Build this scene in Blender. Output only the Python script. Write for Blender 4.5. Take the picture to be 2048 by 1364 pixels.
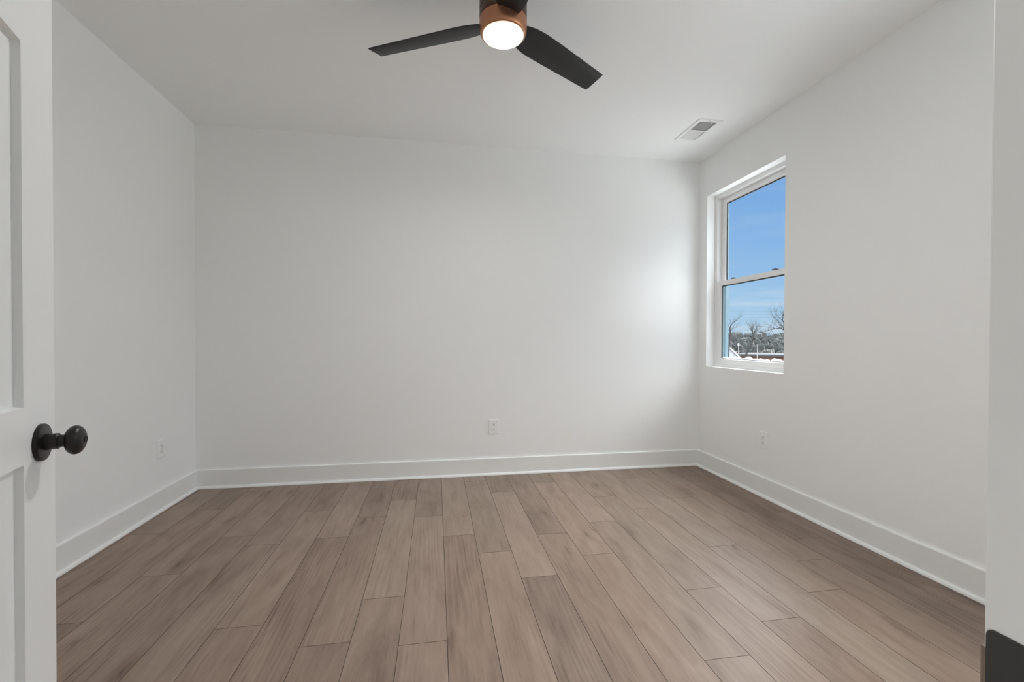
import bpy, bmesh, math, random
from mathutils import Vector, Matrix

for o in list(bpy.data.objects):
    bpy.data.objects.remove(o)
S = bpy.context.scene
COL = S.collection
PI = math.pi

# ------------------------------------------------------------------ camera
CAM = Vector((0, 0, 1.135))
YAW, PITCH, ROLL = 0.16818, -0.01043, 0.00324
FPX = 891.235
fwd = Vector((math.sin(YAW) * math.cos(PITCH), math.cos(YAW) * math.cos(PITCH), math.sin(PITCH)))
r0 = Vector((math.cos(YAW), -math.sin(YAW), 0))
u0 = r0.cross(fwd)
rgt = math.cos(ROLL) * r0 + math.sin(ROLL) * u0
upv = -math.sin(ROLL) * r0 + math.cos(ROLL) * u0
cd = bpy.data.cameras.new('camera')
cam = bpy.data.objects.new('camera', cd)
COL.objects.link(cam)
cd.sensor_fit = 'HORIZONTAL'
cd.sensor_width = 36.0
cd.lens = 36.0 * FPX / 2048
cd.shift_y = 7.52 / 2048
cd.clip_start = 0.02
cd.clip_end = 2000
m = Matrix((rgt, upv, -fwd)).transposed().to_4x4()
m.translation = CAM
cam.matrix_world = m
S.camera = cam

# ------------------------------------------------------------------ exposure
vs = S.view_settings
vs.view_transform = 'Standard'
vs.look = 'None'
vs.gamma = 1.0
vs.exposure = 0.25
vs.use_curve_mapping = False
cy = S.cycles
cy.use_denoising = True
cy.max_bounces = 16
cy.diffuse_bounces = 12
cy.glossy_bounces = 6
cy.transparent_max_bounces = 12
cy.sample_clamp_indirect = 8

# ------------------------------------------------------------------ sky
W = bpy.data.worlds.new('sky')
S.world = W
W.use_nodes = True
nt = W.node_tree
nt.nodes.clear()
N = nt.nodes.new
L = nt.links.new


def mathn(tree, op, a, b=None, c=None, clamp=False):
    n = tree.nodes.new('ShaderNodeMath')
    n.operation = op
    n.use_clamp = clamp
    for i, v in enumerate((a, b, c)):
        if v is None:
            continue
        if isinstance(v, (int, float)):
            n.inputs[i].default_value = v
        else:
            tree.links.new(v, n.inputs[i])
    return n.outputs[0]


def maprange(tree, v, a, b, c=0.0, d=1.0, smooth=True):
    n = tree.nodes.new('ShaderNodeMapRange')
    n.interpolation_type = 'SMOOTHSTEP' if smooth else 'LINEAR'
    tree.links.new(v, n.inputs[0])
    for i, x in enumerate((a, b, c, d)):
        n.inputs[1 + i].default_value = x
    return n.outputs[0]


def ramp(tree, v, stops, interp='LINEAR'):
    n = tree.nodes.new('ShaderNodeValToRGB')
    n.color_ramp.interpolation = interp
    while len(n.color_ramp.elements) < len(stops):
        n.color_ramp.elements.new(0.5)
    for e, (p, c) in zip(n.color_ramp.elements, stops):
        e.position = p
        e.color = (*c, 1)
    tree.links.new(v, n.inputs[0])
    return n.outputs[0]


def mixc(tree, f, a, b, mode='MIX'):
    n = tree.nodes.new('ShaderNodeMix')
    n.data_type = 'RGBA'
    n.blend_type = mode
    for i, v in ((0, f), (6, a), (7, b)):
        if isinstance(v, (int, float)):
            n.inputs[i].default_value = v
        elif isinstance(v, tuple):
            n.inputs[i].default_value = (*v, 1)
        else:
            tree.links.new(v, n.inputs[i])
    return n.outputs[2]


SKY_BOOST = 2.6      # bright upper sky
GLOW = 12.0          # unseen glow added high in the sky to light the room
GLOW2 = 3.0          # the same towards the far side of the sky
GLOW_POW = 3.0
SKY_BASE = 1.0
SUN = 3.0
HALL = 6.7
LAMP = 185.0
tc = N('ShaderNodeTexCoord')
sep = N('ShaderNodeSeparateXYZ')
L(tc.outputs['Generated'], sep.inputs[0])
zc = sep.outputs[2]
base = ramp(nt, mathn(nt, 'MAXIMUM', zc, 0.0), [
    (0.0, (0.385, 0.555, 0.70)), (0.05, (0.345, 0.535, 0.715)), (0.12, (0.250, 0.450, 0.700)), (0.22, (0.185, 0.385, 0.685)),
    (0.34, (0.130, 0.315, 0.645)), (1.0, (0.115, 0.28, 0.62))])
mp = N('ShaderNodeMapping')
mp.inputs['Scale'].default_value = (3.0, 3.0, 34.0)
L(tc.outputs['Generated'], mp.inputs[0])
nz = N('ShaderNodeTexNoise')
nz.inputs['Scale'].default_value = 1.6
nz.inputs['Detail'].default_value = 5
L(mp.outputs[0], nz.inputs['Vector'])
streak = maprange(nt, nz.outputs[0], 0.47, 0.72)
low = maprange(nt, zc, 0.02, 0.20, 0.75, 0.10)
cloudy = mixc(nt, mathn(nt, 'MULTIPLY', streak, low), base, (0.55, 0.63, 0.71))
sun = Vector((0.74, 0.42, 0.52)).normalized()  # direction of the added sky glow, not of the sun lamp
dp = N('ShaderNodeVectorMath')
dp.operation = 'DOT_PRODUCT'
L(tc.outputs['Generated'], dp.inputs[0])
dp.inputs[1].default_value = sun
glow = mathn(nt, 'POWER', mathn(nt, 'MAXIMUM', dp.outputs['Value'], 0.0), GLOW_POW)
upper = maprange(nt, zc, 0.34, 0.62)
upc = mixc(nt, upper, cloudy, (SKY_BOOST * 1.0, SKY_BOOST * 1.02, SKY_BOOST * 1.05))
gm = N('ShaderNodeVectorMath')
gm.operation = 'SCALE'
gm.inputs[0].default_value = (0.985, 0.99, 0.985)
L(mathn(nt, 'MULTIPLY', mathn(nt, 'MULTIPLY', glow, upper), GLOW), gm.inputs['Scale'])
fin = mixc(nt, 1.0, upc, gm.outputs[0], 'ADD')
dp2 = N('ShaderNodeVectorMath')
dp2.operation = 'DOT_PRODUCT'
L(tc.outputs['Generated'], dp2.inputs[0])
dp2.inputs[1].default_value = Vector((0.70, -0.52, 0.49)).normalized()
glow2 = mathn(nt, 'POWER', mathn(nt, 'MAXIMUM', dp2.outputs['Value'], 0.0), 4.0)
gm2 = N('ShaderNodeVectorMath')
gm2.operation = 'SCALE'
gm2.inputs[0].default_value = (0.985, 0.99, 1.0)
L(mathn(nt, 'MULTIPLY', mathn(nt, 'MULTIPLY', glow2, maprange(nt, zc, 0.10, 0.40)), GLOW2), gm2.inputs['Scale'])
fin = mixc(nt, 1.0, fin, gm2.outputs[0], 'ADD')
bg = N('ShaderNodeBackground')
L(fin, bg.inputs[0])
bg.inputs[1].default_value = SKY_BASE
wo = N('ShaderNodeOutputWorld')
L(bg.outputs[0], wo.inputs[0])

# ------------------------------------------------------------------ lights
XL, XR, YB, H = -1.798, 2.356, 3.721, 2.753
YF, YH = 0.205, 0.085                       # room face and hall face of the front wall
YHB_ = -1.9
WIN = [(2.708, 3.603, 0.908, 2.409), (0.33, 1.43, 0.85, 2.55)]


def add_light(name, kind, loc, energy, color=(1, 1, 1), rot=(0, 0, 0), size=None, size_y=None, portal=False, shape=None):
    d = bpy.data.lights.new(name, kind)
    d.energy = energy
    d.color = color
    if kind == 'AREA':
        d.shape = shape or ('RECTANGLE' if size_y else 'SQUARE')
        d.size = size
        if size_y:
            d.size_y = size_y
        d.cycles.is_portal = portal
    elif kind == 'SUN':
        d.angle = size
    elif size:
        d.shadow_soft_size = size
    o = bpy.data.objects.new(name, d)
    COL.objects.link(o)
    o.location = loc
    o.rotation_euler = rot
    return o


for (a, b, c, d) in WIN:                    # sampling portals in the two window openings
    add_light('window_portal', 'AREA', (XR + 0.195, (a + b) / 2, (c + d) / 2), 1, rot=(0, PI / 2, 0),
              size=d - c, size_y=b - a, portal=True)
add_light('sun', 'SUN', (0, 0, 30), SUN, (1, 0.95, 0.88), rot=(math.radians(38), math.radians(-40), 0), size=0.03)
add_light('hall_fill', 'AREA', (-1.15, -0.75, 0.80), HALL, (1, 0.985, 0.975), rot=(0, -PI / 2, 0), size=1.0, size_y=0.9)  # added fill light in the hall; no window stands there

# ------------------------------------------------------------------ materials


def mat(name):
    mm = bpy.data.materials.new(name)
    mm.use_nodes = True
    t = mm.node_tree
    b = next(n for n in t.nodes if n.type == 'BSDF_PRINCIPLED')
    return mm, t, b


def coords(t, scale=(1, 1, 1), kind='Object'):
    c = t.nodes.new('ShaderNodeTexCoord')
    mpn = t.nodes.new('ShaderNodeMapping')
    mpn.inputs['Scale'].default_value = scale
    t.links.new(c.outputs[kind], mpn.inputs[0])
    return mpn.outputs[0]


def noise(t, vec, scale, detail=4, rough=0.5, dist=0.0):
    n = t.nodes.new('ShaderNodeTexNoise')
    n.inputs['Scale'].default_value = scale
    n.inputs['Detail'].default_value = detail
    n.inputs['Roughness'].default_value = rough
    n.inputs['Distortion'].default_value = dist
    t.links.new(vec, n.inputs['Vector'])
    return n.outputs[0]


def bump(t, b, h, strength, dist=0.002):
    n = t.nodes.new('ShaderNodeBump')
    n.inputs['Strength'].default_value = strength
    n.inputs['Distance'].default_value = dist
    t.links.new(h, n.inputs['Height'])
    t.links.new(n.outputs[0], b.inputs['Normal'])


def paint(name, col, rough, nscale=90, bstr=0.05, var=0.02, metal=0.0, spec=0.5):
    mm, t, b = mat(name)
    v = coords(t)
    n = noise(t, v, nscale, 3)
    c2 = tuple(x * (1 - var) for x in col)
    t.links.new(mixc(t, n, col, c2), b.inputs['Base Color'])
    b.inputs['Roughness'].default_value = rough
    b.inputs['Metallic'].default_value = metal
    b.inputs['Specular IOR Level'].default_value = spec
    if bstr:
        bump(t, b, n, bstr, 0.001)
    return mm


M = {}
M['wall'] = paint('wall_paint', (0.912, 0.922, 0.914), 0.85, 140, 0.06, 0.015, spec=0.15)
M['ceiling'] = paint('ceiling_paint', (0.915, 0.925, 0.92), 0.9, 160, 0.05, 0.015, spec=0.1)
M['trim'] = paint('trim_paint', (0.87, 0.88, 0.868), 0.38, 60, 0.02, 0.01)
M['door'] = paint('door_paint', (0.84, 0.85, 0.835), 0.42, 70, 0.03, 0.01)
M['vinyl'] = paint('window_vinyl', (0.86, 0.86, 0.86), 0.35, 50, 0.0, 0.01)
M['gasket'] = paint('gasket_rubber', (0.035, 0.045, 0.05), 0.6, 80, 0.0, 0.1)
M['lock'] = paint('lock_metal', (0.025, 0.03, 0.04), 0.55, 80, 0.0, 0.1)
M['bronze'] = paint('oil_rubbed_bronze', (0.022, 0.019, 0.017), 0.34, 120, 0.03, 0.25, metal=0.35)
M['strike'] = paint('strike_metal', (0.062, 0.061, 0.057), 0.5, 120, 0.02, 0.15, metal=0.3)
M['lip'] = paint('strike_lip_metal', (0.32, 0.25, 0.20), 0.4, 120, 0.02, 0.15, metal=0.6)
M['plastic'] = paint('white_plastic', (0.90, 0.905, 0.895), 0.35, 60, 0.0, 0.01)
M['slot'] = paint('slot_dark', (0.05, 0.05, 0.05), 0.6, 60, 0.0, 0.1)
M['vent'] = paint('vent_enamel', (0.90, 0.905, 0.895), 0.4, 60, 0.0, 0.01)
M['duct'] = paint('duct_metal', (0.10, 0.10, 0.105), 0.6, 40, 0.0, 0.2)
M['fan_dark'] = paint('fan_bronze', (0.095, 0.052, 0.038), 0.36, 90, 0.02, 0.2, metal=0.55)
M['fan_ring'] = paint('fan_bronze_lamp_glow', (0.56, 0.265, 0.15), 0.36, 90, 0.02, 0.15, metal=0.85)  # orange lamp glow on the bronze drum, put into the ring's colour
M['blade'] = paint('fan_blade', (0.0095, 0.009, 0.009), 0.5, 40, 0.02, 0.2)
M['groove'] = paint('plank_groove', (0.085, 0.058, 0.043), 0.7, 60, 0.0, 0.2)
M['snow'] = paint('snow', (0.88, 0.90, 0.93), 0.7, 60, 0.2, 0.05)
M['brick'] = paint('red_brick', (0.26, 0.125, 0.09), 0.85, 3, 0.0, 0.45)
M['roof_dark'] = paint('dark_roof', (0.06, 0.062, 0.065), 0.8, 3, 0.0, 0.3)
M['siding'] = paint('white_siding', (0.62, 0.66, 0.70), 0.6, 3, 0.0, 0.35)
M['bark'] = paint('bark', (0.020, 0.019, 0.018), 0.9, 9, 0.3, 0.45)
M['wire'] = paint('wire', (0.10, 0.13, 0.16), 0.7, 9, 0.0, 0.1)
M['pole'] = paint('pale_pole', (0.45, 0.45, 0.43), 0.7, 9, 0.0, 0.1)
M['sign'] = paint('white_sign', (0.8, 0.82, 0.82), 0.6, 9, 0.0, 0.1)
M['exterior_shade'] = paint('shade_tinted_trim', (0.16, 0.25, 0.29), 0.45, 9, 0.0, 0.1)  # bluish shade on the white outer frame, put into its colour


def make_ground(name, stops):
    mm, t, b = mat(name)
    v = coords(t, (1, 1, 1))
    n = noise(t, v, 0.16, 6, 0.6)
    t.links.new(ramp(t, n, stops), b.inputs['Base Color'])
    b.inputs['Roughness'].default_value = 0.95
    return mm


def make_woods():
    mm, t, b = mat('winter_woods')
    v = coords(t, (1, 1, 1))
    n = noise(t, v, 0.22, 6, 0.7)
    t.links.new(ramp(t, n, [(0.3, (0.018, 0.023, 0.025)), (0.5, (0.035, 0.041, 0.042)), (0.7, (0.062, 0.067, 0.066))]), b.inputs['Base Color'])
    b.inputs['Roughness'].default_value = 0.95
    return mm


M['ground'] = make_ground('snowy_yard', [(0.30, (0.30, 0.28, 0.25)), (0.42, (0.66, 0.66, 0.66)), (0.7, (0.80, 0.82, 0.84))])
M['scrub'] = make_ground('winter_scrub', [(0.35, (0.035, 0.036, 0.033)), (0.55, (0.065, 0.065, 0.058)), (0.72, (0.12, 0.12, 0.112))])
M['woods'] = make_woods()


def make_glass():
    mm = bpy.data.materials.new('window_glass')
    mm.use_nodes = True
    t = mm.node_tree
    t.nodes.clear()
    tr = t.nodes.new('ShaderNodeBsdfTransparent')
    tr.inputs[0].default_value = (0.965, 0.98, 0.985, 1)
    gl = t.nodes.new('ShaderNodeBsdfGlossy')
    gl.inputs['Roughness'].default_value = 0.02
    lw = t.nodes.new('ShaderNodeLayerWeight')
    lw.inputs['Blend'].default_value = 0.5
    fr = t.nodes.new('ShaderNodeMath')
    fr.operation = 'MULTIPLY_ADD'
    t.links.new(mathn(t, 'POWER', lw.outputs['Facing'], 5.0), fr.inputs[0])
    fr.inputs[1].default_value = 0.9
    fr.inputs[2].default_value = 0.03
    mx = t.nodes.new('ShaderNodeMixShader')
    t.links.new(fr.outputs[0], mx.inputs[0])
    t.links.new(tr.outputs[0], mx.inputs[1])
    t.links.new(gl.outputs[0], mx.inputs[2])
    o = t.nodes.new('ShaderNodeOutputMaterial')
    t.links.new(mx.outputs[0], o.inputs[0])
    return mm


M['glass'] = make_glass()


def make_lamp():
    mm, t, b = mat('lamp_diffuser')
    b.inputs['Base Color'].default_value = (0.9, 0.88, 0.85, 1)
    b.inputs['Roughness'].default_value = 0.5
    b.inputs['Emission Color'].default_value = (1.0, 0.985, 0.97, 1)
    b.inputs['Emission Strength'].default_value = LAMP
    return mm


M['lamp'] = make_lamp()
M['lamp_rim'] = make_lamp()
for n_ in M['lamp_rim'].node_tree.nodes:
    if n_.type == 'BSDF_PRINCIPLED':
        n_.inputs['Emission Strength'].default_value = 0.82
        n_.inputs['Emission Color'].default_value = (1.0, 0.80, 0.68, 1)


def make_plank():
    mm, t, b = mat('oak_plank')
    at = t.nodes.new('ShaderNodeAttribute')
    at.attribute_name = 'plank'
    sp = t.nodes.new('ShaderNodeSeparateColor')
    t.links.new(at.outputs['Color'], sp.inputs[0])
    tone, seed, warm = sp.outputs[0], sp.outputs[1], sp.outputs[2]
    c = t.nodes.new('ShaderNodeTexCoord')
    cm = t.nodes.new('ShaderNodeCombineXYZ')
    for i in range(3):
        t.links.new(mathn(t, 'MULTIPLY', seed, (37.0, 61.0, 23.0)[i]), cm.inputs[i])
    ad = t.nodes.new('ShaderNodeVectorMath')
    ad.operation = 'ADD'
    t.links.new(c.outputs['Object'], ad.inputs[0])
    t.links.new(cm.outputs[0], ad.inputs[1])

    def mp2(sc):
        mn = t.nodes.new('ShaderNodeMapping')
        mn.inputs['Scale'].default_value = sc
        t.links.new(ad.outputs[0], mn.inputs[0])
        return mn.outputs[0]
    broad = noise(t, mp2((8.0, 2.0, 8)), 1.0, 4, 0.6, 1.0)
    fine = noise(t, mp2((210.0, 5.0, 210)), 1.0, 4, 0.7, 0.3)
    mid = noise(t, mp2((15.0, 1.6, 15)), 1.0, 5, 0.6, 2.2)
    # cathedral figure: bent bands, only in some stretches of a board
    wv = t.nodes.new('ShaderNodeTexWave')
    wv.wave_type = 'BANDS'
    wv.bands_direction = 'X'
    wv.wave_profile = 'SIN'
    wv.inputs['Scale'].default_value = 1.0
    wv.inputs['Distortion'].default_value = 14.0
    wv.inputs['Detail'].default_value = 3
    wv.inputs['Detail Scale'].default_value = 0.55
    wv.inputs['Detail Roughness'].default_value = 0.55
    t.links.new(mp2((16.0, 1.6, 16)), wv.inputs['Vector'])
    wmask = maprange(t, noise(t, mp2((5.0, 1.1, 5)), 1.0, 2), 0.48, 0.66)
    crack = maprange(t, noise(t, mp2((46.0, 2.4, 46)), 1.0, 3, 0.55, 0.6), 0.60, 0.76)
    # knots
    vo = t.nodes.new('ShaderNodeTexVoronoi')
    vo.inputs['Scale'].default_value = 1.0
    wob = noise(t, mp2((20, 9, 20)), 1.0, 2)
    kn = t.nodes.new('ShaderNodeMapping')
    kn.inputs['Scale'].default_value = (8.5, 2.3, 1)
    t.links.new(ad.outputs[0], kn.inputs[0])
    ka = t.nodes.new('ShaderNodeVectorMath')
    ka.operation = 'ADD'
    t.links.new(kn.outputs[0], ka.inputs[0])
    kc = t.nodes.new('ShaderNodeCombineXYZ')
    t.links.new(mathn(t, 'MULTIPLY', wob, 0.5), kc.inputs[0])
    t.links.new(mathn(t, 'MULTIPLY', wob, 0.35), kc.inputs[1])
    t.links.new(kc.outputs[0], ka.inputs[1])
    t.links.new(ka.outputs[0], vo.inputs['Vector'])
    vc = t.nodes.new('ShaderNodeSeparateColor')
    t.links.new(vo.outputs['Color'], vc.inputs[0])
    has = mathn(t, 'GREATER_THAN', vc.outputs[0], 0.42)
    knot = mathn(t, 'MULTIPLY', has, maprange(t, vo.outputs['Distance'], 0.02, 0.13, 1.0, 0.0))
    halo = mathn(t, 'MULTIPLY', has, maprange(t, vo.outputs['Distance'], 0.04, 0.42, 1.0, 0.0))
    v1 = mathn(t, 'MULTIPLY_ADD', mathn(t, 'SUBTRACT', broad, 0.5), 0.66, tone)
    v2 = mathn(t, 'MULTIPLY_ADD', mathn(t, 'SUBTRACT', mid, 0.5), 0.42, v1)
    v3 = mathn(t, 'MULTIPLY_ADD', mathn(t, 'SUBTRACT', fine, 0.5), 0.36, v2)
    v3b = mathn(t, 'MULTIPLY_ADD', crack, -0.20, v3)
    v4 = mathn(t, 'MULTIPLY_ADD', mathn(t, 'MULTIPLY', wmask, mathn(t, 'SUBTRACT', wv.outputs['Fac'], 0.5)), 0.14, v3b)
    v5 = mathn(t, 'MULTIPLY_ADD', knot, -0.24, v4)
    v6 = mathn(t, 'MULTIPLY_ADD', halo, -0.16, v5)
    col = ramp(t, v6, [(0.0, (0.098, 0.064, 0.045)), (0.25, (0.168, 0.116, 0.086)), (0.5, (0.262, 0.192, 0.149)), (0.75, (0.335, 0.257, 0.204)), (1.0, (0.41, 0.325, 0.268))])
    wc = mixc(t, mathn(t, 'MULTIPLY', warm, 0.35), col, mixc(t, 1.0, col, (1.08, 0.94, 0.90), 'MULTIPLY'))
    t.links.new(wc, b.inputs['Base Color'])
    t.links.new(mathn(t, 'MULTIPLY_ADD', fine, 0.16, 0.36), b.inputs['Roughness'])
    b.inputs['Specular IOR Level'].default_value = 0.5
    bump(t, b, mathn(t, 'MULTIPLY_ADD', mid, 0.6, fine), 0.22, 0.0006)
    return mm


M['plank'] = make_plank()

# ------------------------------------------------------------------ mesh helpers


class MB:
    """collects shapes into one mesh"""

    def __init__(self):
        self.v, self.f, self.mi = [], [], []
        self.k = 0

    def add(self, vs_, fs):
        o = len(self.v)
        self.v += [tuple(x) for x in vs_]
        for f in fs:
            self.f.append(tuple(i + o for i in f))
            self.mi.append(self.k)

    def box(self, a, b):
        (x0, y0, z0), (x1, y1, z1) = a, b
        self.add([(x0, y0, z0), (x1, y0, z0), (x1, y1, z0), (x0, y1, z0), (x0, y0, z1), (x1, y0, z1), (x1, y1, z1), (x0, y1, z1)],
                 [(0, 3, 2, 1), (4, 5, 6, 7), (0, 1, 5, 4), (1, 2, 6, 5), (2, 3, 7, 6), (3, 0, 4, 7)])

    def quad(self, a, b, c, d):
        self.add([a, b, c, d], [(0, 1, 2, 3)])

    def loft(self, rings, close=True, cap=True):
        n = len(rings[0])
        vs_ = [p for r in rings for p in r]
        fs = []
        for k in range(len(rings) - 1):
            for i in range(n if close else n - 1):
                j = (i + 1) % n
                fs.append((k * n + i, k * n + j, (k + 1) * n + j, (k + 1) * n + i))
        if cap:
            fs.append(tuple(range(n - 1, -1, -1)))
            fs.append(tuple((len(rings) - 1) * n + i for i in range(n)))
        self.add(vs_, fs)

    def lathe(self, prof, origin=(0, 0, 0), axis=(0, 0, 1), seg=48):
        a = Vector(axis).normalized()
        e1 = a.orthogonal().normalized()
        e2 = a.cross(e1)
        o = Vector(origin)
        self.loft([[o + a * h + (e1 * math.cos(2 * PI * i / seg) + e2 * math.sin(2 * PI * i / seg)) * max(r, 1e-5) for i in range(seg)] for r, h in prof])

    def tube(self, pts, radii, seg=6):
        rings = []
        pts = [Vector(p) for p in pts]
        ref = Vector((0.13, 0.31, 0.94)).normalized()
        for i, p in enumerate(pts):
            d = (pts[min(i + 1, len(pts) - 1)] - pts[max(i - 1, 0)]).normalized()
            e1 = d.cross(ref)
            if e1.length < 0.05:
                e1 = d.cross(Vector((1, 0, 0)))
            e1.normalize()
            e2 = d.cross(e1)
            rings.append([p + (e1 * math.cos(2 * PI * k / seg) + e2 * math.sin(2 * PI * k / seg)) * radii[i] for k in range(seg)])
        self.loft(rings)

    def build(self, name, mats, parent=None, smooth=False, bevel=0.0, seg=2, angle=35):
        me = bpy.data.meshes.new(name)
        me.from_pydata(self.v, [], self.f)
        for mm in (mats if isinstance(mats, (list, tuple)) else [mats]):
            me.materials.append(mm)
        me.polygons.foreach_set('material_index', self.mi)
        bm = bmesh.new()
        bm.from_mesh(me)
        bmesh.ops.recalc_face_normals(bm, faces=bm.faces)
        bm.to_mesh(me)
        bm.free()
        o = bpy.data.objects.new(name, me)
        COL.objects.link(o)
        if parent:
            o.parent = parent
        if bevel:
            md = o.modifiers.new('bevel', 'BEVEL')
            md.width = bevel
            md.segments = seg
            md.limit_method = 'ANGLE'
            md.angle_limit = math.radians(angle)
        if smooth:
            me.polygons.foreach_set('use_smooth', [True] * len(me.polygons))
            try:
                me.set_sharp_from_angle(angle=math.radians(angle))
            except Exception:
                pass
        me.update()
        return o


def empty(name, loc, rotz=0.0, parent=None):
    o = bpy.data.objects.new(name, None)
    COL.objects.link(o)
    o.location = loc
    o.rotation_euler = (0, 0, rotz)
    o.empty_display_size = 0.1
    if parent:
        o.parent = parent
    return o


def tag(o, label=None, cat=None, group=None, kind=None):
    if label:
        o['label'] = label
    if cat:
        o['category'] = cat
    if group:
        o['group'] = group
    if kind:
        o['kind'] = kind
    return o


def struct(o, label):
    return tag(o, label, kind='structure')


# ------------------------------------------------------------------ room shell
YHB = YHB_                                   # end of the hall behind the camera
mb = MB()
mb.box((XL - 0.12, YH, -0.1), (XL, YB + 0.2, H))
struct(mb.build('wall_left', M['wall']), 'plain white wall behind the open door, with one faint outlet')
mb = MB()
mb.box((XL, YB, -0.1), (XR, YB + 0.2, H))
struct(mb.build('wall_back', M['wall']), 'wide plain white wall facing the camera, with one outlet low down')
mb = MB()
x0, x1 = XR, XR + 0.2
ys = [YH]
for (a, b, c, d) in sorted(WIN):
    ys += [a, b]
ys += [YB + 0.2]
for i in range(0, len(ys), 2):
    mb.box((x0, ys[i], -0.1), (x1, ys[i + 1], H))
for (a, b, c, d) in WIN:
    mb.box((x0, a, -0.1), (x1, b, c))
    mb.box((x0, a, d), (x1, b, H))
struct(mb.build('wall_right', M['wall']), 'white wall holding the window, with an outlet below the window')
DX0, DX1, DH = -0.435, 0.31, 2.05            # doorway
mb = MB()
JT = 0.02
mb.box((XL, YH, -0.1), (DX0 - JT, YF, H))
mb.box((DX1 + JT, YH, -0.1), (XR, YF, H))
mb.box((DX0 - JT, YH, DH + JT), (DX1 + JT, YF, H))
struct(mb.build('wall_front', M['wall']), 'white wall around the doorway the camera looks through')
mb = MB()
mb.box((-1.3, YHB, -0.1), (-1.2, YH, H))
mb.box((1.2, YHB, -0.1), (1.3, YH, H))
mb.box((-1.3, YHB - 0.1, -0.1), (1.3, YHB, H))
struct(mb.build('wall_hall', M['wall']), 'white hallway walls behind the camera')

# ceiling with the duct opening of the register
VX0, VX1, VY0, VY1 = 1.908, 2.046, 3.010, 3.298
mb = MB()
z0, z1 = H, H + 0.15
mb.box((XL - 0.12, YHB - 0.1, z0), (VX0, YB + 0.2, z1))
mb.box((VX1, YHB - 0.1, z0), (XR + 0.2, YB + 0.2, z1))
mb.box((VX0, YHB - 0.1, z0), (VX1, VY0, z1))
mb.box((VX0, VY1, z0), (VX1, YB + 0.2, z1))
struct(mb.build('ceiling', M['ceiling']), 'flat white ceiling with the fan and the vent')

# floor: one mesh of planks with bevelled edges
PW, PX0, PLEN = 0.1795, 0.042, 1.213
joint = {-9: 2.035, -8: 2.38, -7: 2.78, -6: 2.643, -5: 1.90, -4: 2.676, -3: 1.739, -2: 2.014, -1: 1.688, 0: 2.591, 1: 2.356, 2: 2.075,
         3: 2.526, 4: 2.243, 5: 1.432, 6: 1.854, 7: 1.596, 8: 2.225, 9: 1.748, 10: 2.007, 11: 2.232, 12: 2.60, -10: 2.9, 13: 2.1, -11: 2.5}
# tone of a plank: (column, end towards the back wall) -> light / dark as seen
tones = {(-2, 0): .66, (-2, -1): .44, (-2, 1): .40, (-1, 0): .60, (-1, 1): .42, (0, 0): .62, (0, -1): .47, (1, 0): .53, (1, -1): .62, (2, 0): .68, (2, -1): .42,
         (2, 1): .40, (3, 0): .43, (3, -1): .50, (4, 0): .66, (4, -1): .64, (4, 1): .42, (5, 0): .56, (5, 1): .63, (5, -1): .58, (6, 0): .53, (6, -1): .62,
         (7, 0): .62, (7, 1): .60, (8, 0): .55, (8, -1): .66, (9, 0): .60, (9, -1): .56, (10, 0): .50, (10, -1): .52, (11, 0): .42, (11, -1): .46, (12, 0): .40,
         (-3, 0): .50, (-3, -1): .46, (-3, 1): .42, (-4, 0): .58, (-4, -1): .42, (-5, 0): .56, (-5, -1): .45, (-5, 1): .42, (-6, 0): .50, (-6, -1): .50,
         (-7, 0): .55, (-7, -1): .42, (-8, 0): .55, (-8, -1): .50, (-9, 0): .50, (-9, -1): .40, (-9, 1): .38}
rnd = random.Random(5)
mb = MB()
plank_attr = []
G, GD = 0.0011, 0.0016
FX0, FX1, FY0, FY1 = XL - 0.05, XR + 0.05, YHB - 0.05, YB + 0.05
for k in range(-12, 15):
    xa, xb = PX0 + k * PW, PX0 + (k + 1) * PW
    xa, xb = max(xa, FX0), min(xb, FX1)
    if xb - xa < 0.004:
        continue
    j0 = joint.get(k, 2.2)
    for n in range(-4, 3):
        ya, yb_ = j0 + n * PLEN, j0 + (n + 1) * PLEN
        ya, yb_ = max(ya, FY0), min(yb_, FY1)
        if yb_ - ya < 0.01:
            continue
        f0 = len(mb.f)
        mb.k = 0
        mb.quad((xa + G, ya + G, 0), (xb - G, ya + G, 0), (xb - G, yb_ - G, 0), (xa + G, yb_ - G, 0))
        mb.k = 1
        A = [(xa, ya, -GD), (xb, ya, -GD), (xb, yb_, -GD), (xa, yb_, -GD)]
        B = [(xa + G, ya + G, 0), (xb - G, ya + G, 0), (xb - G, yb_ - G, 0), (xa + G, yb_ - G, 0)]
        for i in range(4):
            jn = (i + 1) % 4
            mb.quad(A[i], A[jn], B[jn], B[i])
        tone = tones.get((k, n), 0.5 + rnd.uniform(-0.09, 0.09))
        tone = 0.53 + (tone - 0.53) * 0.7 - (0.07 if k >= 11 else 0)  # boards at the right wall: own brown tone plus wall shade in colour
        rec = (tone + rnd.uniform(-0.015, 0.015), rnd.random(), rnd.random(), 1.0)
        plank_attr += [rec] * (len(mb.f) - f0)
mb.k = 1
mb.box((FX0, FY0, -0.1), (FX1, FY1, -0.006))
plank_attr += [(0.3, 0, 0, 1)] * 6
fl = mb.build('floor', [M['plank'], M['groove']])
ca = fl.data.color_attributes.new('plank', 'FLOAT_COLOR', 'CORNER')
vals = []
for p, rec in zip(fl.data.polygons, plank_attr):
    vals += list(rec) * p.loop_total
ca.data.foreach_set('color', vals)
struct(fl, 'brown oak plank floor running towards the back wall')

# ------------------------------------------------------------------ baseboards with shoe moulding


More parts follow.
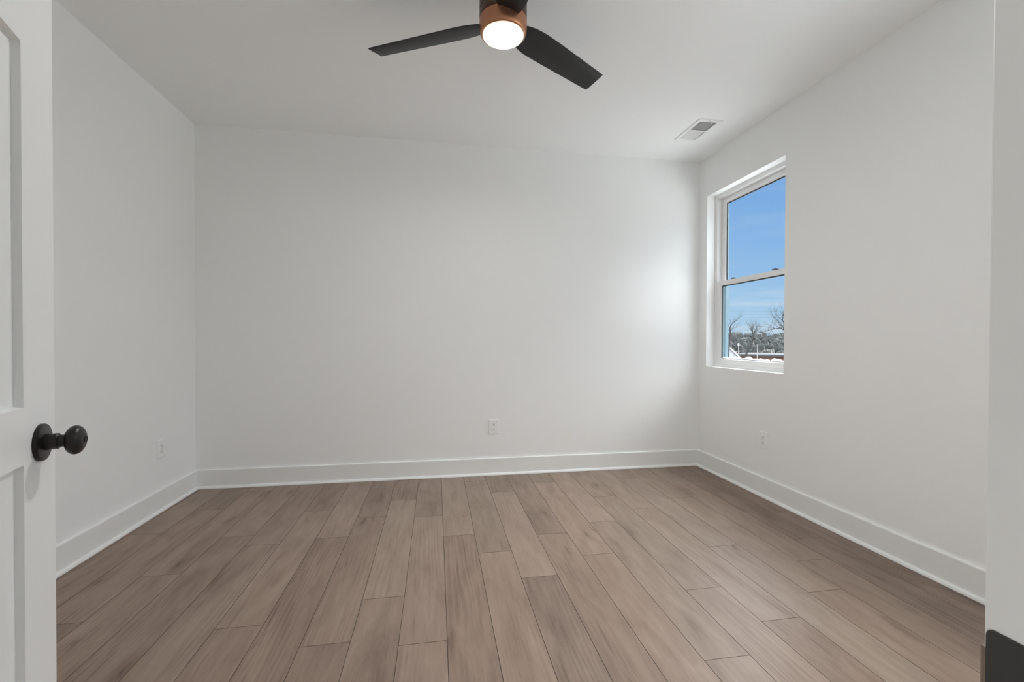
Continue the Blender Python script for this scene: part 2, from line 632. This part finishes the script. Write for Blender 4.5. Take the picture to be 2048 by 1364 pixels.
def base_run(name, p0, p1, inward, label, e0=0.0, e1=0.0):
    """profile swept from p0 to p1 along the wall; inward = direction into the room; e0/e1 mitre the ends"""
    p0, p1, inw = Vector(p0), Vector(p1), Vector(inward)
    d = (p1 - p0).normalized()

    def sweep(prof, nm, par=None, sm=False):
        q = MB()
        rings = []
        for p, s, e in ((p0, 1, e0), (p1, -1, e1)):
            rings.append([p + inw * a + d * (s * e * a) + Vector((0, 0, h)) for a, h in prof])
        q.loft(rings)
        return q.build(nm, M['trim'], par, smooth=sm, angle=40)
    b = sweep([(0, 0.002), (0.014, 0.002), (0.014, 0.137), (0.0125, 0.1415), (0.009, 0.1432), (0, 0.1432)], name)
    struct(b, label)
    arc = [(0.014 + 0.016 * math.sin(t * PI / 16), 0.001 + 0.019 * math.cos(t * PI / 16)) for t in range(9)]
    sweep([(0.014, 0.001)] + arc, 'shoe_moulding', b, True)


base_run('baseboard_back', (XL, YB, 0), (XR, YB, 0), (0, -1, 0), 'flat white baseboard along the back wall', 1, 1)
base_run('baseboard_left', (XL, YF, 0), (XL, YB, 0), (1, 0, 0), 'flat white baseboard along the wall behind the open door', 0, 1)
base_run('baseboard_right', (XR, YF, 0), (XR, YB, 0), (-1, 0, 0), 'flat white baseboard along the window wall', 0, 1)

# ------------------------------------------------------------------ windows


def ring(mb_, y0, y1, z0, z1, prof):
    """closed profile [(inset, t)] swept round the rectangle with mitred corners; t = distance outwards from the wall face"""
    n = len(prof)
    vs_ = []
    for cy_, cz in ((0, 0), (1, 0), (1, 1), (0, 1)):
        for ins, t in prof:
            vs_.append((XR + t, (y1 - ins) if cy_ else (y0 + ins), (z1 - ins) if cz else (z0 + ins)))
    fs = []
    for c in range(4):
        for i in range(n):
            j, c2 = (i + 1) % n, (c + 1) % 4
            fs.append((c * n + i, c * n + j, c2 * n + j, c2 * n + i))
    mb_.add(vs_, fs)


def make_window(name, y0, y1, z0, z1, label):
    root = empty(name, (XR + 0.1, (y0 + y1) / 2, z0))
    struct(root, label)
    inv = Matrix.Translation(-root.location)

    def put(q, nm, mm, par, **kw):
        o = q.build(nm, mm, **kw)
        o.parent = par
        if par is root:
            o.matrix_parent_inverse = inv
        return o
    q = MB()
    fw = 0.026
    ring(q, y0, y1, z0, z1, [(0, 0.077), (0.012, 0.077), (0.014, 0.080), (0.020, 0.080), (fw, 0.084), (fw, 0.118), (fw + 0.006, 0.119), (fw + 0.006, 0.122),
                             (fw, 0.123), (fw, 0.1235), (0, 0.1235)])
    put(q, 'window_frame', M['vinyl'], root, bevel=0.001, seg=1)
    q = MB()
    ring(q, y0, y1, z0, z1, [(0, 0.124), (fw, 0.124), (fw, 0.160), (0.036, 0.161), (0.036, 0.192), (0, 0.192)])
    put(q, 'shade_tinted_trim', M['exterior_shade'], root, bevel=0.001, seg=1)
    zm = 1.632
    a0, a1 = y0 + fw, y1 - fw

    def sash(nm, t0, zb, zt, bot, top, side, lockup):
        q = MB()
        yo0, yo1 = a0 + 0.001, a1 - 0.001
        gy0, gy1, gz0, gz1 = yo0 + side, yo1 - side, zb + bot, zt - top
        # stiles and rails with a glazing bevel
        tb = t0 + 0.023
        fr, gl = t0, t0 + 0.012
        bv = 0.008

        def rect(ya, yb2, za, zb2, t):
            return [(XR + t, ya, za), (XR + t, yb2, za), (XR + t, yb2, zb2), (XR + t, ya, zb2)]
        loops = [rect(yo0, yo1, zb, zt, fr), rect(gy0 - bv, gy1 + bv, gz0 - bv, gz1 + bv, fr), rect(gy0, gy1, gz0, gz1, gl),
                 rect(gy0, gy1, gz0, gz1, gl + 0.006), rect(gy0 - bv, gy1 + bv, gz0 - bv, gz1 + bv, tb), rect(yo0, yo1, zb, zt, tb)]
        q.loft(loops + [loops[0]], cap=False)
        s = put(q, nm, M['vinyl'], root, bevel=0.0012, seg=1)
        g = MB()
        ga, gb = gl - 0.001, gl + 0.0062
        for (ya, yb2, za, zb2) in ((gy0 - .001, gy1 + .001, gz1 - .0085, gz1 + .001), (gy0 - .001, gy0 + .0065, gz0 - .001, gz1 - .0085),
                                   (gy1 - .0065, gy1 + .001, gz0 - .001, gz1 - .0085), (gy0 + .0065, gy1 - .0065, gz0 - .001, gz0 + .0022)):
            g.box((XR + ga, ya, za), (XR + gb, yb2, zb2))
        put(g, 'gasket', M['gasket'], s)  # dark glass spacer, thickened on top to stand for the rail's shade
        p = MB()
        p.box((XR + gl + 0.001, gy0 + 0.001, gz0 + 0.001), (XR + gl + 0.005, gy1 - 0.001, gz1 - 0.001))
        put(p, 'window_pane', M['glass'], s)
        if lockup:
            for yy in (y0 + 0.19, y1 - 0.24):
                l = MB()
                l.box((XR + t0 + 0.006, yy - 0.028, zt), (XR + t0 + 0.028, yy + 0.028, zt + 0.005))
                l.lathe([(0.009, 0.005), (0.009, 0.010), (0.006, 0.012)], (XR + t0 + 0.016, yy, zt), (0, 0, 1), 20)
                l.box((XR + t0 + 0.004, yy - 0.004, zt + 0.008), (XR + t0 + 0.016, yy + 0.034, zt + 0.013))
                put(l, 'sash_lock', M['lock'], s, bevel=0.001)
        return s
    sash('upper_sash', 0.1245, zm - 0.02, z1 - fw - 0.001, 0.042, 0.048, 0.055, False)
    sash('lower_sash', 0.0835, z0 + fw + 0.001, zm + 0.02, 0.048, 0.040, 0.055, True)
    return root


make_window('window_1', *WIN[0], 'white single-hung window looking out on blue sky and bare trees')
make_window('window_2', *WIN[1], 'second white window of the same wall, beside the doorway')

# snow on the outer sill of the visible window
rnd = random.Random(11)
mb = MB()
a, b, c, d = WIN[0]
n = 60
rows = []
for i in range(n + 1):
    y = a + 0.03 + (b - a - 0.06) * i / n
    hgt = 0.044 + 0.009 * math.sin(i * 0.9) * math.sin(i * 0.37 + 1) + rnd.uniform(-0.006, 0.010)
    zb = c + 0.038
    rows.append([Vector((XR + t, y, zb + hgt * f)) for t, f in ((0.126, 0.0), (0.130, 0.7), (0.140, 1.0), (0.158, 0.95), (0.172, 0.8), (0.185, 0.3), (0.188, 0.0))])
mb.loft(rows)
tag(mb.build('snow', M['snow'], smooth=True, angle=80), 'lumpy white snow lying along the outer windowsill', 'snow', kind='stuff')

# ------------------------------------------------------------------ door frame and open door
mb = MB()
mb.box((DX1, YH, 0.0), (DX1 + JT, YF, DH + JT))
mb.box((DX0 - JT, YH, 0.0), (DX0, YF, DH + JT))
mb.box((DX0, YH, DH), (DX1, YF, DH + JT))
mb.box((DX1 - 0.009, 0.115, 0.0), (DX1, 0.160, DH))
mb.box((DX0, 0.115, 0.0), (DX0 + 0.009, 0.160, DH))
jamb = mb.build('trim_1', M['trim'], bevel=0.0012, seg=2)
struct(jamb, 'white door jamb at the near edge of the doorway')
# strike plate let into the jamb
mb = MB()
zs0, zs1, ya, yb_ = 0.893, 0.9725, 0.150, 0.2035
rr = 0.004
out = []
for cy_, cz, a0 in ((yb_ - rr, zs1 - rr, 0), (ya + rr, zs1 - rr, 90), (ya + rr, zs0 + rr, 180), (yb_ - rr, zs0 + rr, 270)):
    for s in range(5):
        an = math.radians(a0 + s * 22.5)
        out.append((cy_ + rr * math.cos(an), cz + rr * math.sin(an)))
mb.loft([[(DX1 - 0.0012, y, z) for y, z in out], [(DX1 + 0.002, y, z) for y, z in out]])
sp_ = mb.build('strike_plate', M['strike'], jamb, bevel=0.0004, seg=2)
sp_['label'] = 'dark metal strike plate'
mb = MB()
lp = [(DX1 - 0.0012, 0.2015), (DX1 - 0.0010, 0.2045), (DX1 - 0.0002, 0.2062), (DX1 + 0.003, 0.2075), (DX1 + 0.003, 0.2060), (DX1 + 0.0008, 0.2050), (DX1 + 0.0002, 0.2015)]
mb.loft([[(x, y, 0.897) for x, y in lp], [(x, y, 0.9605) for x, y in lp]])
mb.build('strike_lip', M['lip'], sp_, smooth=True)

DA = math.radians(18.5)
DW = 0.748
hinge = Vector((-0.672, 0.920, 0)) - Vector((-math.sin(DA), math.cos(DA), 0)) * DW
door = empty('door_1', hinge, PI / 2 + DA)
struct(door, 'white panelled door standing open with a dark round knob')
# leaf: local x along the leaf from hinge to free edge, visible face at y=0 looking to -y
T = 0.035
st = 0.112
zb, zt = 0.012, 2.035
panels = [(0.25, 0.9365), (1.0265, 1.597), (1.725, 1.915)]
RD = 0.010
mb = MB()
xs = [0, st, DW - st, DW]
zs = [zb] + [v for p in panels for v in p] + [zt]
for face, s in ((0.0, 1), (T, -1)):
    yr = face + s * RD
    mb.quad((xs[0], face, zb), (xs[1], face, zb), (xs[1], face, zt), (xs[0], face, zt))
    mb.quad((xs[2], face, zb), (xs[3], face, zb), (xs[3], face, zt), (xs[2], face, zt))
    for i in range(0, len(zs), 2):
        mb.quad((xs[1], face, zs[i]), (xs[2], face, zs[i]), (xs[2], face, zs[i + 1]), (xs[1], face, zs[i + 1]))
    for (pa, pb) in panels:
        e = 0.0025
        o4 = [(xs[1], face, pa), (xs[2], face, pa), (xs[2], face, pb), (xs[1], face, pb)]
        i4 = [(xs[1] + e, yr, pa + e), (xs[2] - e, yr, pa + e), (xs[2] - e, yr, pb - e), (xs[1] + e, yr, pb - e)]
        for i in range(4):
            j = (i + 1) % 4
            mb.quad(o4[i], o4[j], i4[j], i4[i])
        mb.quad(*i4)
for (p, q) in (((0, zb), (DW, zb)), ((DW, zb), (DW, zt)), ((DW, zt), (0, zt)), ((0, zt), (0, zb))):
    mb.quad((p[0], 0, p[1]), (q[0], 0, q[1]), (q[0], T, q[1]), (p[0], T, p[1]))
leaf = mb.build('door_leaf', M['door'], door)
bm = bmesh.new()
bm.from_mesh(leaf.data)
bmesh.ops.remove_doubles(bm, verts=bm.verts, dist=1e-5)
bmesh.ops.recalc_face_normals(bm, faces=bm.faces)
bm.to_mesh(leaf.data)
bm.free()
for side in (-1, 1):
    KX, KZ = DW - 0.056, 0.961
    org = (KX, 0 if side < 0 else T, KZ)
    ax = (0, side, 0)
    mb = MB()
    mb.lathe([(0.0, 0.0), (0.0312, 0.0), (0.0312, 0.004), (0.0302, 0.0058), (0.0285, 0.0065), (0.0, 0.0065)], org, ax, 64)
    knob = mb.build('door_knob', M['bronze'], leaf, smooth=True)
    knob['label'] = 'dark bronze round door knob'
    mb = MB()
    prof = [(0.0, 0.005), (0.0136, 0.005), (0.0134, 0.0225), (0.0124, 0.0238), (0.0104, 0.0240), (0.0102, 0.0315), (0.0120, 0.0325)]
    cen, ra, rx = 0.0440, 0.0135, 0.0248
    for i in range(3, 25):
        an = -PI / 2 + PI * i / 24
        w = abs(math.cos(an)) ** 0.85
        prof.append((max(rx * w, 0.0), cen + ra * math.sin(an)))
    mb.lathe(prof, org, ax, 64)
    mb.lathe([(0.0, cen + ra - 0.001), (0.0062, cen + ra - 0.001), (0.0062, cen + ra + 0.0006), (0.0048, cen + ra + 0.0008), (0.0044, cen + ra - 0.0004), (0.0012, cen + ra - 0.0004), (0.0, cen + ra - 0.0004)], org, ax, 32)
    gr = mb.build('knob_grip', M['bronze'], knob, smooth=True)

# ------------------------------------------------------------------ ceiling fan
FX, FY, FZ = 0.291, 1.976, 2.541
fan = empty('ceiling_fan', (FX, FY, H))
tag(fan, 'three-blade ceiling fan with dark blades, bronze drum and lit round lamp', 'ceiling fan')


def fanpart(prof, nm, mm, **kw):
    q = MB()
    q.lathe([(r, z - H) for r, z in prof], (0, 0, 0), (0, 0, 1), 96)
    return q.build(nm, mm, fan, smooth=True, **kw)


HR = 0.1052
fanpart([(0, H), (HR, H), (HR, 2.5985), (HR - 0.002, 2.5965), (0, 2.5965)], 'canopy', M['fan_dark'], angle=30)
fanpart([(0, 2.5965), (HR - 0.004, 2.5965), (HR - 0.004, 2.5945), (HR, 2.5925), (HR, 2.5600), (HR - 0.002, 2.558), (0, 2.558)], 'motor_housing', M['fan_dark'], angle=30)
ringp = [(0, 2.558), (HR - 0.004, 2.558), (HR - 0.004, 2.556), (HR, 2.554), (HR, 2.516)]
for i in range(1, 9):
    an = i / 8 * PI / 2
    ringp.append((HR - 0.0125 * (1 - math.cos(an)), 2.516 - 0.026 * math.sin(an)))
ringp += [(0.0915, 2.490), (0.0915, 2.497), (0, 2.497)]
fanpart(ringp, 'light_kit', M['fan_ring'], angle=30)
dome = [(0.0, 2.497), (0.0905, 2.497), (0.0912, 2.489)]
for i in range(1, 11):
    an = i / 10 * PI / 2
    dome.append((0.0912 * math.cos(an), 2.489 - 0.0075 * math.sin(an)))
df = fanpart([(0.0, 2.4895), (0.0872, 2.4895), (0.0870, 2.4868), (0.080, 2.4842), (0.065, 2.4826), (0.040, 2.4817), (0.0, 2.4814)], 'lamp_diffuser', M['lamp'], angle=60)
q = MB()
q.lathe([(0.0870, 2.497 - H), (0.0912, 2.497 - H), (0.0914, 2.4885 - H), (0.0905, 2.4870 - H), (0.0885, 2.4862 - H), (0.0871, 2.4866 - H), (0.0870, 2.489 - H)], (0, 0, 0), (0, 0, 1), 96)
q.build('diffuser_rim', M['lamp_rim'], df, smooth=True, angle=60)
# blades
PITCHB = math.radians(-16.1)
secs = [(0.085, .040, .040), (0.105, .055, .052), (0.125, .060, .058), (0.15, .0655, .063), (0.18, .0695, .067), (0.22, .0705, .0695), (0.30, .0690, .0690), (0.45, .0650, .0650), (0.58, .0615, .0615), (0.652, .0597, .0597), (0.6595, .0585, .0585), (0.661, .0565, .0565)]
for k in range(3):
    ang = math.radians(152.9 - 120 * k)
    D = Vector((math.cos(ang), math.sin(ang), 0))
    Tn = Vector((-math.sin(ang) * math.cos(PITCHB), math.cos(ang) * math.cos(PITCHB), math.sin(PITCHB)))
    Nn = D.cross(Tn).normalized()
    o0 = Vector((0, 0, FZ - H))
    rings = []
    for r, wp, wm in secs:
        pts = []
        hw = 0.0028
        for s, nn in ((wp, -0.4), (wp, 0.4), (wp - 0.003, 1), (0, 1.15), (-wm + 0.003, 1), (-wm, 0.4), (-wm, -0.4), (-wm + 0.003, -1), (0, -1.0), (wp - 0.003, -1)):
            pts.append(o0 + D * r + Tn * s + Nn * (nn * hw))
        rings.append(pts)
    q = MB()
    q.loft(rings)
    q.build('blade', M['blade'], fan, smooth=True, angle=50)

# ------------------------------------------------------------------ ceiling register
vent = empty('ceiling_vent', ((VX0 + VX1) / 2, (VY0 + VY1) / 2, H))
tag(vent, 'white rectangular air register in the ceiling near the window', 'vent')
vx, vy = 0.0965, 0.1755
hx, hy0, hy1 = (VX1 - VX0) / 2 - 0.001, 0.1425, 0.0075
q = MB()
P = [(-vx, -vy), (vx, -vy), (vx, vy), (-vx, vy)]
zf = -0.0075


def rectl(x, ya, yb2, z):
    return [(-x, ya, z), (x, ya, z), (x, yb2, z), (-x, yb2, z)]


o1, o2 = rectl(vx, -vy, vy, 0.0), rectl(vx - 0.006, -vy + 0.006, vy - 0.006, zf)
for i in range(4):
    j = (i + 1) % 4
    q.quad(o1[i], o1[j], o2[j], o2[i])
xx, yy = vx - 0.006, vy - 0.006
hb = hx - 0.001
for (xa, xb, ya2, yb2) in ((-xx, -hb, -yy, yy), (hb, xx, -yy, yy), (-hb, hb, -yy, -hy0), (-hb, hb, hy0, yy), (-hb, hb, -hy1 - 0.002, hy1 + 0.002)):
    q.quad((xa, ya2, zf), (xb, ya2, zf), (xb, yb2, zf), (xa, yb2, zf))
    q.quad((xa, ya2, zf + 0.002), (xb, ya2, zf + 0.002), (xb, yb2, zf + 0.002), (xa, yb2, zf + 0.002))
q.build('register_frame', M['vent'], vent)
for s in (-1, 1):
    q = MB()
    n = 15
    span = hy0 - hy1
    for i in range(n):
        yc = s * (hy1 + span * (i + 0.5) / n)
        dy = 0.0040
        # near bank slopes away from the room's doorway, far bank slopes the other way
        a0, a1 = (yc - dy, yc + dy)
        zlo, zhi = (-0.0065, 0.0035) if s < 0 else (0.0035, -0.0065)
        th = 0.0009
        q.add([(-hb, a0, zlo), (hb, a0, zlo), (hb, a1, zhi), (-hb, a1, zhi), (-hb, a0, zlo + th), (hb, a0, zlo + th), (hb, a1, zhi + th), (-hb, a1, zhi + th)],
              [(0, 1, 2, 3), (7, 6, 5, 4), (0, 4, 5, 1), (2, 6, 7, 3), (1, 5, 6, 2), (0, 3, 7, 4)])
    q.build('louver_bank', M['vent'], vent)
q = MB()
zt2 = 0.13
q.quad((-hb, -hy0, zt2), (hb, -hy0, zt2), (hb, hy0, zt2), (-hb, hy0, zt2))
R1, R2 = rectl(hb, -hy0, hy0, 0.004), rectl(hb, -hy0, hy0, zt2)
for i in range(4):
    j = (i + 1) % 4
    q.quad(R1[i], R1[j], R2[j], R2[i])
q.build('duct', M['duct'], vent)
q = MB()
q.box((0.020, -0.156, zf - 0.006), (0.028, -0.130, zf))
q.build('damper_lever', M['vent'], vent, bevel=0.001)
for yy in (-0.159, 0.159):
    q = MB()
    q.lathe([(0.0, 0.0), (0.004, 0.0), (0.0036, -0.0014), (0.0, -0.002)], (-0.004, yy, zf), (0, 0, 1), 16)
    q.build('screw', M['pole'], vent, smooth=True)

# ------------------------------------------------------------------ outlets


def make_outlet(loc, rotz, label):
    root = empty('wall_outlet', loc, rotz)
    tag(root, label, 'outlet')
    q = MB()
    w, h, t = 0.0435, 0.0610, 0.0062
    loops = [[(-w, 0, -h), (w, 0, -h), (w, 0, h), (-w, 0, h)], [(-w, -t * 0.6, -h), (w, -t * 0.6, -h), (w, -t * 0.6, h), (-w, -t * 0.6, h)],
             [(-w + .004, -t, -h + .004), (w - .004, -t, -h + .004), (w - .004, -t, h - .004), (-w + .004, -t, h - .004)]]
    q.loft(loops)
    q.build('cover_plate', M['plastic'], root, bevel=0.0008)
    for zc_ in (-0.0205, 0.0205):
        q = MB()
        pts = []
        for i in range(32):
            an = 2 * PI * i / 32
            pts.append((0.0175 * math.cos(an), max(-0.0138, min(0.0138, 0.0175 * math.sin(an)))))
        q.loft([[(x, -t + 0.0005, zc_ + z) for x, z in pts], [(x, -t - 0.0016, zc_ + z) for x, z in pts], [(x * .95, -t - 0.002, zc_ + z * .95) for x, z in pts]])
        rc = q.build('receptacle', M['plastic'], root)
        q = MB()
        q.box((-0.0074, -t - 0.0023, zc_ - 0.0016), (-0.0052, -t - 0.0018, zc_ + 0.0082))
        q.box((0.0052, -t - 0.0023, zc_ - 0.0008), (0.0074, -t - 0.0018, zc_ + 0.0074))
        q.lathe([(0, -0.0005), (0.0028, -0.0005), (0.0028, 0.0), (0, 0)], (0, -t - 0.0018, zc_ - 0.0078), (0, 1, 0), 14)
        q.build('slots', M['slot'], rc)
    q = MB()
    q.lathe([(0, 0.001), (0.0028, 0.001), (0.0025, -0.0008), (0, -0.0012)], (0, -t, 0), (0, 1, 0), 14)
    q.build('screw', M['pole'], root)
    return root


make_outlet((0.478, YB, 0.404), 0, 'white duplex outlet low in the middle of the back wall')
make_outlet((XR, 2.889, 0.411), -PI / 2, 'white duplex outlet on the window wall, below the window')
make_outlet((XL, 3.290, 0.411), PI / 2, 'faint white outlet on the wall past the open door')

# ------------------------------------------------------------------ outside
GZ = -3.6


def at(x, y, dist):
    """world point seen at photo pixel (x, y), dist metres along the view axis"""
    return CAM + (fwd + rgt * ((x - 1024) / FPX) - upv * ((y - 689.52) / FPX)) * dist


gm_ = MB()
nx, ny = 46, 46
rnd = random.Random(3)


def gheight(x, y):
    r_ = math.hypot(x, y)
    h_ = GZ
    if r_ > 78:
        s_ = min((r_ - 78) / 150, 1)
        h_ += 5.0 * s_ * s_ * (3 - 2 * s_)
    return h_


rings = []
for i in range(40):
    r_ = 2.5 * (1.16 ** i)
    if r_ > 700:
        break
    rings.append([(XR + 0.25 + r_ * math.cos(an), r_ * math.sin(an), gheight(r_ * math.cos(an), r_ * math.sin(an))) for an in [math.radians(-95 + 190 * k / 48) for k in range(49)]])
gm_.loft(rings[:17], close=False, cap=False)
gm_.k = 1
gm_.loft(rings[16:], close=False, cap=False)
struct(gm_.build('ground', [M['ground'], M['scrub']], smooth=True, angle=80), 'winter ground outside the window, snowy near the house')

# woodland along the horizon: nobody could count these
rnd = random.Random(21)
mb = MB()


def clump(c, r_, h_):
    seg, lev = 7, 4
    rr_ = []
    ph = rnd.uniform(0, 6)
    for l in range(lev + 1):
        f = l / lev
        w = r_ * (0.35 + 0.65 * math.sin(PI * (0.12 + 0.80 * f)))
        rr_.append([(c[0] + w * rnd.uniform(.65, 1.2) * math.cos(ph + 2 * PI * k / seg), c[1] + w * rnd.uniform(.65, 1.2) * math.sin(ph + 2 * PI * k / seg), c[2] + h_ * f + rnd.uniform(-.1, .1) * h_) for k in range(seg)])
    mb.loft(rr_)


for dist, hmin, hmax, rmin, rmax, cnt in ((84, 1.0, 1.9, 1, 2, 240), (98, 1.2, 2.1, 1, 2.2, 260), (118, 1.4, 2.4, 1.2, 2.6, 280), (145, 1.6, 2.7, 1.5, 3, 300), (180, 2.0, 3.2, 1.8, 3.6, 320), (225, 2.4, 4.2, 2, 4.4, 420)):
    for k in range(cnt):
        an = math.radians(rnd.uniform(-20, 86))
        dd = dist * rnd.uniform(0.92, 1.08)
        x, y = dd * math.cos(an), dd * math.sin(an)
        if dd < 100 and math.radians(20) < an < math.radians(60):
            continue
        clump((x, y, gheight(x, y) - 0.4), rnd.uniform(rmin, rmax) * 0.6, rnd.uniform(hmin, hmax))
        for _ in range(3):
            bx, by = x + rnd.uniform(-2.5, 2.5), y + rnd.uniform(-2.5, 2.5)
            bz = gheight(bx, by)
            hh_ = rnd.uniform(hmin, hmax) * rnd.uniform(0.9, 1.25)
            mb.tube([(bx, by, bz - 0.2), (bx + rnd.uniform(-.4, .4), by, bz + hh_ * .6), (bx + rnd.uniform(-.9, .9), by, bz + hh_)], [0.09, 0.06, 0.02], 4)
tag(mb.build('woodland', M['woods']), 'dark leafless woodland along the horizon', 'woods', kind='stuff')

# bare trees: trunk and main limbs laid out, twigs grown from them


def twig(q, p, d, length, rad, depth, rng):
    pts, rads = [p], [rad]
    n = 4
    for i in range(n):
        d = (d + Vector((rng.uniform(-.28, .28), rng.uniform(-.28, .28), rng.uniform(-.12, .26)))).normalized()
        p = p + d * (length / n)
        pts.append(p)
        rads.append(rad * (1 - 0.72 * (i + 1) / n))
        if depth > 0 and i >= 1 or (depth > 0 and i == 0 and rng.random() < .4):
            side = Vector((rng.uniform(-1, 1), rng.uniform(-1, 1), rng.uniform(-.3, .7))).normalized()
            twig(q, p, (d * 0.8 + side * 0.8).normalized(), length * rng.uniform(.45, .65), rads[-1] * .75, depth - 1, rng)
    q.tube(pts, rads, 5)


def bare_tree(paths, dist, label, seed, group=None, depth=2, tl=0.9, tr=0.018):
    """paths: [pixel polyline with radii in metres]; first is the trunk"""
    rng = random.Random(seed)
    P0 = [at(x, y, dist) for x, y, r_ in paths[0]]
    foot = P0[0].copy()
    foot.z = gheight(foot.x, foot.y)
    root = empty('bare_tree', foot)
    tag(root, label, 'tree', group)
    for i, path in enumerate(paths):
        pts = [at(x, y, dist + (0.0 if j == 0 or i == 0 else rng.uniform(-.5, .5))) for j, (x, y, r_) in enumerate(path)]
        rads = [r_ * 0.62 for x, y, r_ in path]
        if i == 0:
            pts = [Vector((foot.x, foot.y, foot.z - 0.1))] + pts
            rads = [rads[0] * 1.4] + rads
        pts = [p - foot for p in pts]
        q = MB()
        q.tube(pts, rads, 8)
        for j in range(1 if i else 2, len(pts)):
            for _ in range(2):
                if i == 0 and j < len(pts) - 2:
                    continue
                d = (pts[j] - pts[j - 1]).normalized()
                side = Vector((rng.uniform(-1, 1), rng.uniform(-1, 1), rng.uniform(-.2, .8)))
                twig(q, pts[j], (d + side * .7).normalized(), tl * rng.uniform(.6, 1.2), max(rads[j] * .6, tr * .6), depth, rng)
        q.build('trunk' if i == 0 else 'limb', M['bark'], root)
    return root


bare_tree([[(1456, 717, .085), (1457.5, 700, .075), (1459, 685, .065), (1461, 668, .055), (1460, 657, .045)],
           [(1460.5, 660, .035), (1457, 650, .022), (1456, 646, .014)],
           [(1460, 657, .035), (1464, 648, .022), (1470, 642, .016), (1474, 641, .01)],
           [(1461, 660, .03), (1466, 656, .018), (1473, 655, .01)]],
          24, 'slim bare tree beside the white house, nearest the window frame', 4, tl=.42, tr=.013, depth=2)
bare_tree([[(1489, 719, .10), (1494, 704, .085), (1500, 694, .075), (1505, 684, .065), (1506.5, 671, .055), (1505.5, 665, .05)],
           [(1505.5, 665, .045), (1504.5, 656, .03), (1506, 647, .014)],
           [(1506.5, 669, .045), (1511, 660, .03), (1514, 654, .016)],
           [(1494, 703, .04), (1503, 701, .03), (1510, 698, .022), (1519, 694, .012)],
           [(1505, 684, .03), (1509, 672, .02), (1517, 669, .012)]],
          24, 'crooked forked bare tree leaning in front of the long brick building', 9, tl=.42, tr=.013, depth=2)
bare_tree([[(1586, 720, .17), (1585, 700, .15), (1582, 682, .13), (1580, 668, .11)],
           [(1580, 668, .08), (1571, 662, .06), (1562, 656, .045), (1550, 657, .03), (1536, 661, .018), (1524, 665, .01)],
           [(1571, 662, .05), (1564, 652, .035), (1558, 644, .025), (1550, 636, .012)],
           [(1580, 668, .08), (1572, 652, .06), (1566, 642, .04), (1555, 632, .015)],
           [(1582, 676, .06), (1566, 672, .04), (1550, 670, .028), (1538, 673, .015), (1528, 669, .01)],
           [(1580, 668, .09), (1582, 650, .07), (1588, 632, .05), (1590, 612, .02)],
           [(1582, 682, .06), (1600, 668, .05), (1622, 655, .03), (1640, 640, .015)]],
          22, 'broad spreading bare tree at the wall edge of the window view', 15, tl=.75, tr=.016, depth=2)

# long low brick building
b0, b1 = at(1472, 708, 62), at(1640, 709, 56)
dirb = Vector((b1.x - b0.x, b1.y - b0.y, 0)).normalized()
wid = (Vector((b1.x, b1.y, 0)) - Vector((b0.x, b0.y, 0))).length
zr = b0.z
bl = empty('brick_building', (b0.x, b0.y, GZ), math.atan2(dirb.y, dirb.x))
tag(bl, 'long low red brick building with a dark flat roof behind the trees', 'building')
hh = zr - GZ
q = MB()
q.box((0, 0, -0.2), (wid, 9, hh - 0.25))
q.build('brick_wall', M['brick'], bl)
q = MB()
q.box((-0.3, -0.3, hh - 0.25), (wid + 0.3, 9.3, hh))
q.build('roof', M['roof_dark'], bl)
for k in range(5):
    q = MB()
    q.box((2 + k * wid / 5, -0.05, 0.9), (3.4 + k * wid / 5, 0.03, 1.9))
    q.build('window', M['roof_dark'], bl)

# white gabled house
g0 = at(1453, 690, 55)
hs = empty('house', (g0.x, g0.y, GZ), math.radians(-35.5))
tag(hs, 'small white gabled house with snow on its roof, left of the brick building', 'house')
ap = g0.z - GZ
q = MB()
hw, he, ln = 1.35, ap - 1.55, 3.5
q.loft([[(-hw, y, 0), (hw, y, 0), (hw, y, he), (0, y, ap), (-hw, y, he)] for y in (-0.0, ln)])
q.build('house_wall', M['siding'], hs)
q = MB()
for s in (-1, 1):
    A = [(0, ap + .12), (s * (hw + .35), he - .13), (s * (hw + .35), he - .28), (0, ap - .03)]
    q.loft([[(x, y, z) for x, z in A] for y in (-.3, ln + .3)])
q.build('snowy_roof', M['snow'], hs)
for x in (-0.7, 0.7):
    q = MB()
    q.box((x - .3, -0.04, 1.2), (x + .3, 0.03, 2.2))
    q.build('window', M['roof_dark'], hs)

# pale post, lit white sign on a post
pp = at(1514.5, 711, 58)
q = MB()
top = at(1514.5, 689, 58).z
q.tube([(0, 0, -.1), (0, 0, top - GZ)], [.045, .03], 8)
o = q.build('utility_post', M['pole'])
o.location = (pp.x, pp.y, GZ)
tag(o, 'thin pale upright post in front of the woods', 'post')
pp = at(1477, 690, 66)
sg = empty('street_sign', (pp.x, pp.y, GZ), math.radians(-52))
tag(sg, 'small white sign on a thin post above the white house', 'sign')
zt3 = at(1477, 686.5, 66).z - GZ
q = MB()
q.tube([(0, 0, -.1), (0, 0, zt3 - .2)], [.04, .04], 8)
q.build('post', M['pole'], sg)
q = MB()
q.box((-.10, -.02, zt3 - .35), (.10, .02, zt3))
q.build('sign_panel', M['sign'], sg)

# power lines
for k, (ya_, yb2, lab) in enumerate(((617, 619.5, 'topmost thin power line crossing the sky'), (623.5, 626, 'middle thin power line crossing the sky'), (630, 632.5, 'lowest thin power line crossing the sky above the trees'))):
    A, B = at(1250, ya_ - 6, 52), at(1800, yb2 - 2, 46)
    pts = []
    for i in range(25):
        f = i / 24
        p = A.lerp(B, f)
        p.z -= 4 * f * (1 - f) * 0.45
        pts.append(p)
    q = MB()
    q.tube(pts, [0.012] * len(pts), 5)
    tag(q.build('power_line', M['wire']), lab, 'power line', 'power lines outside the window')
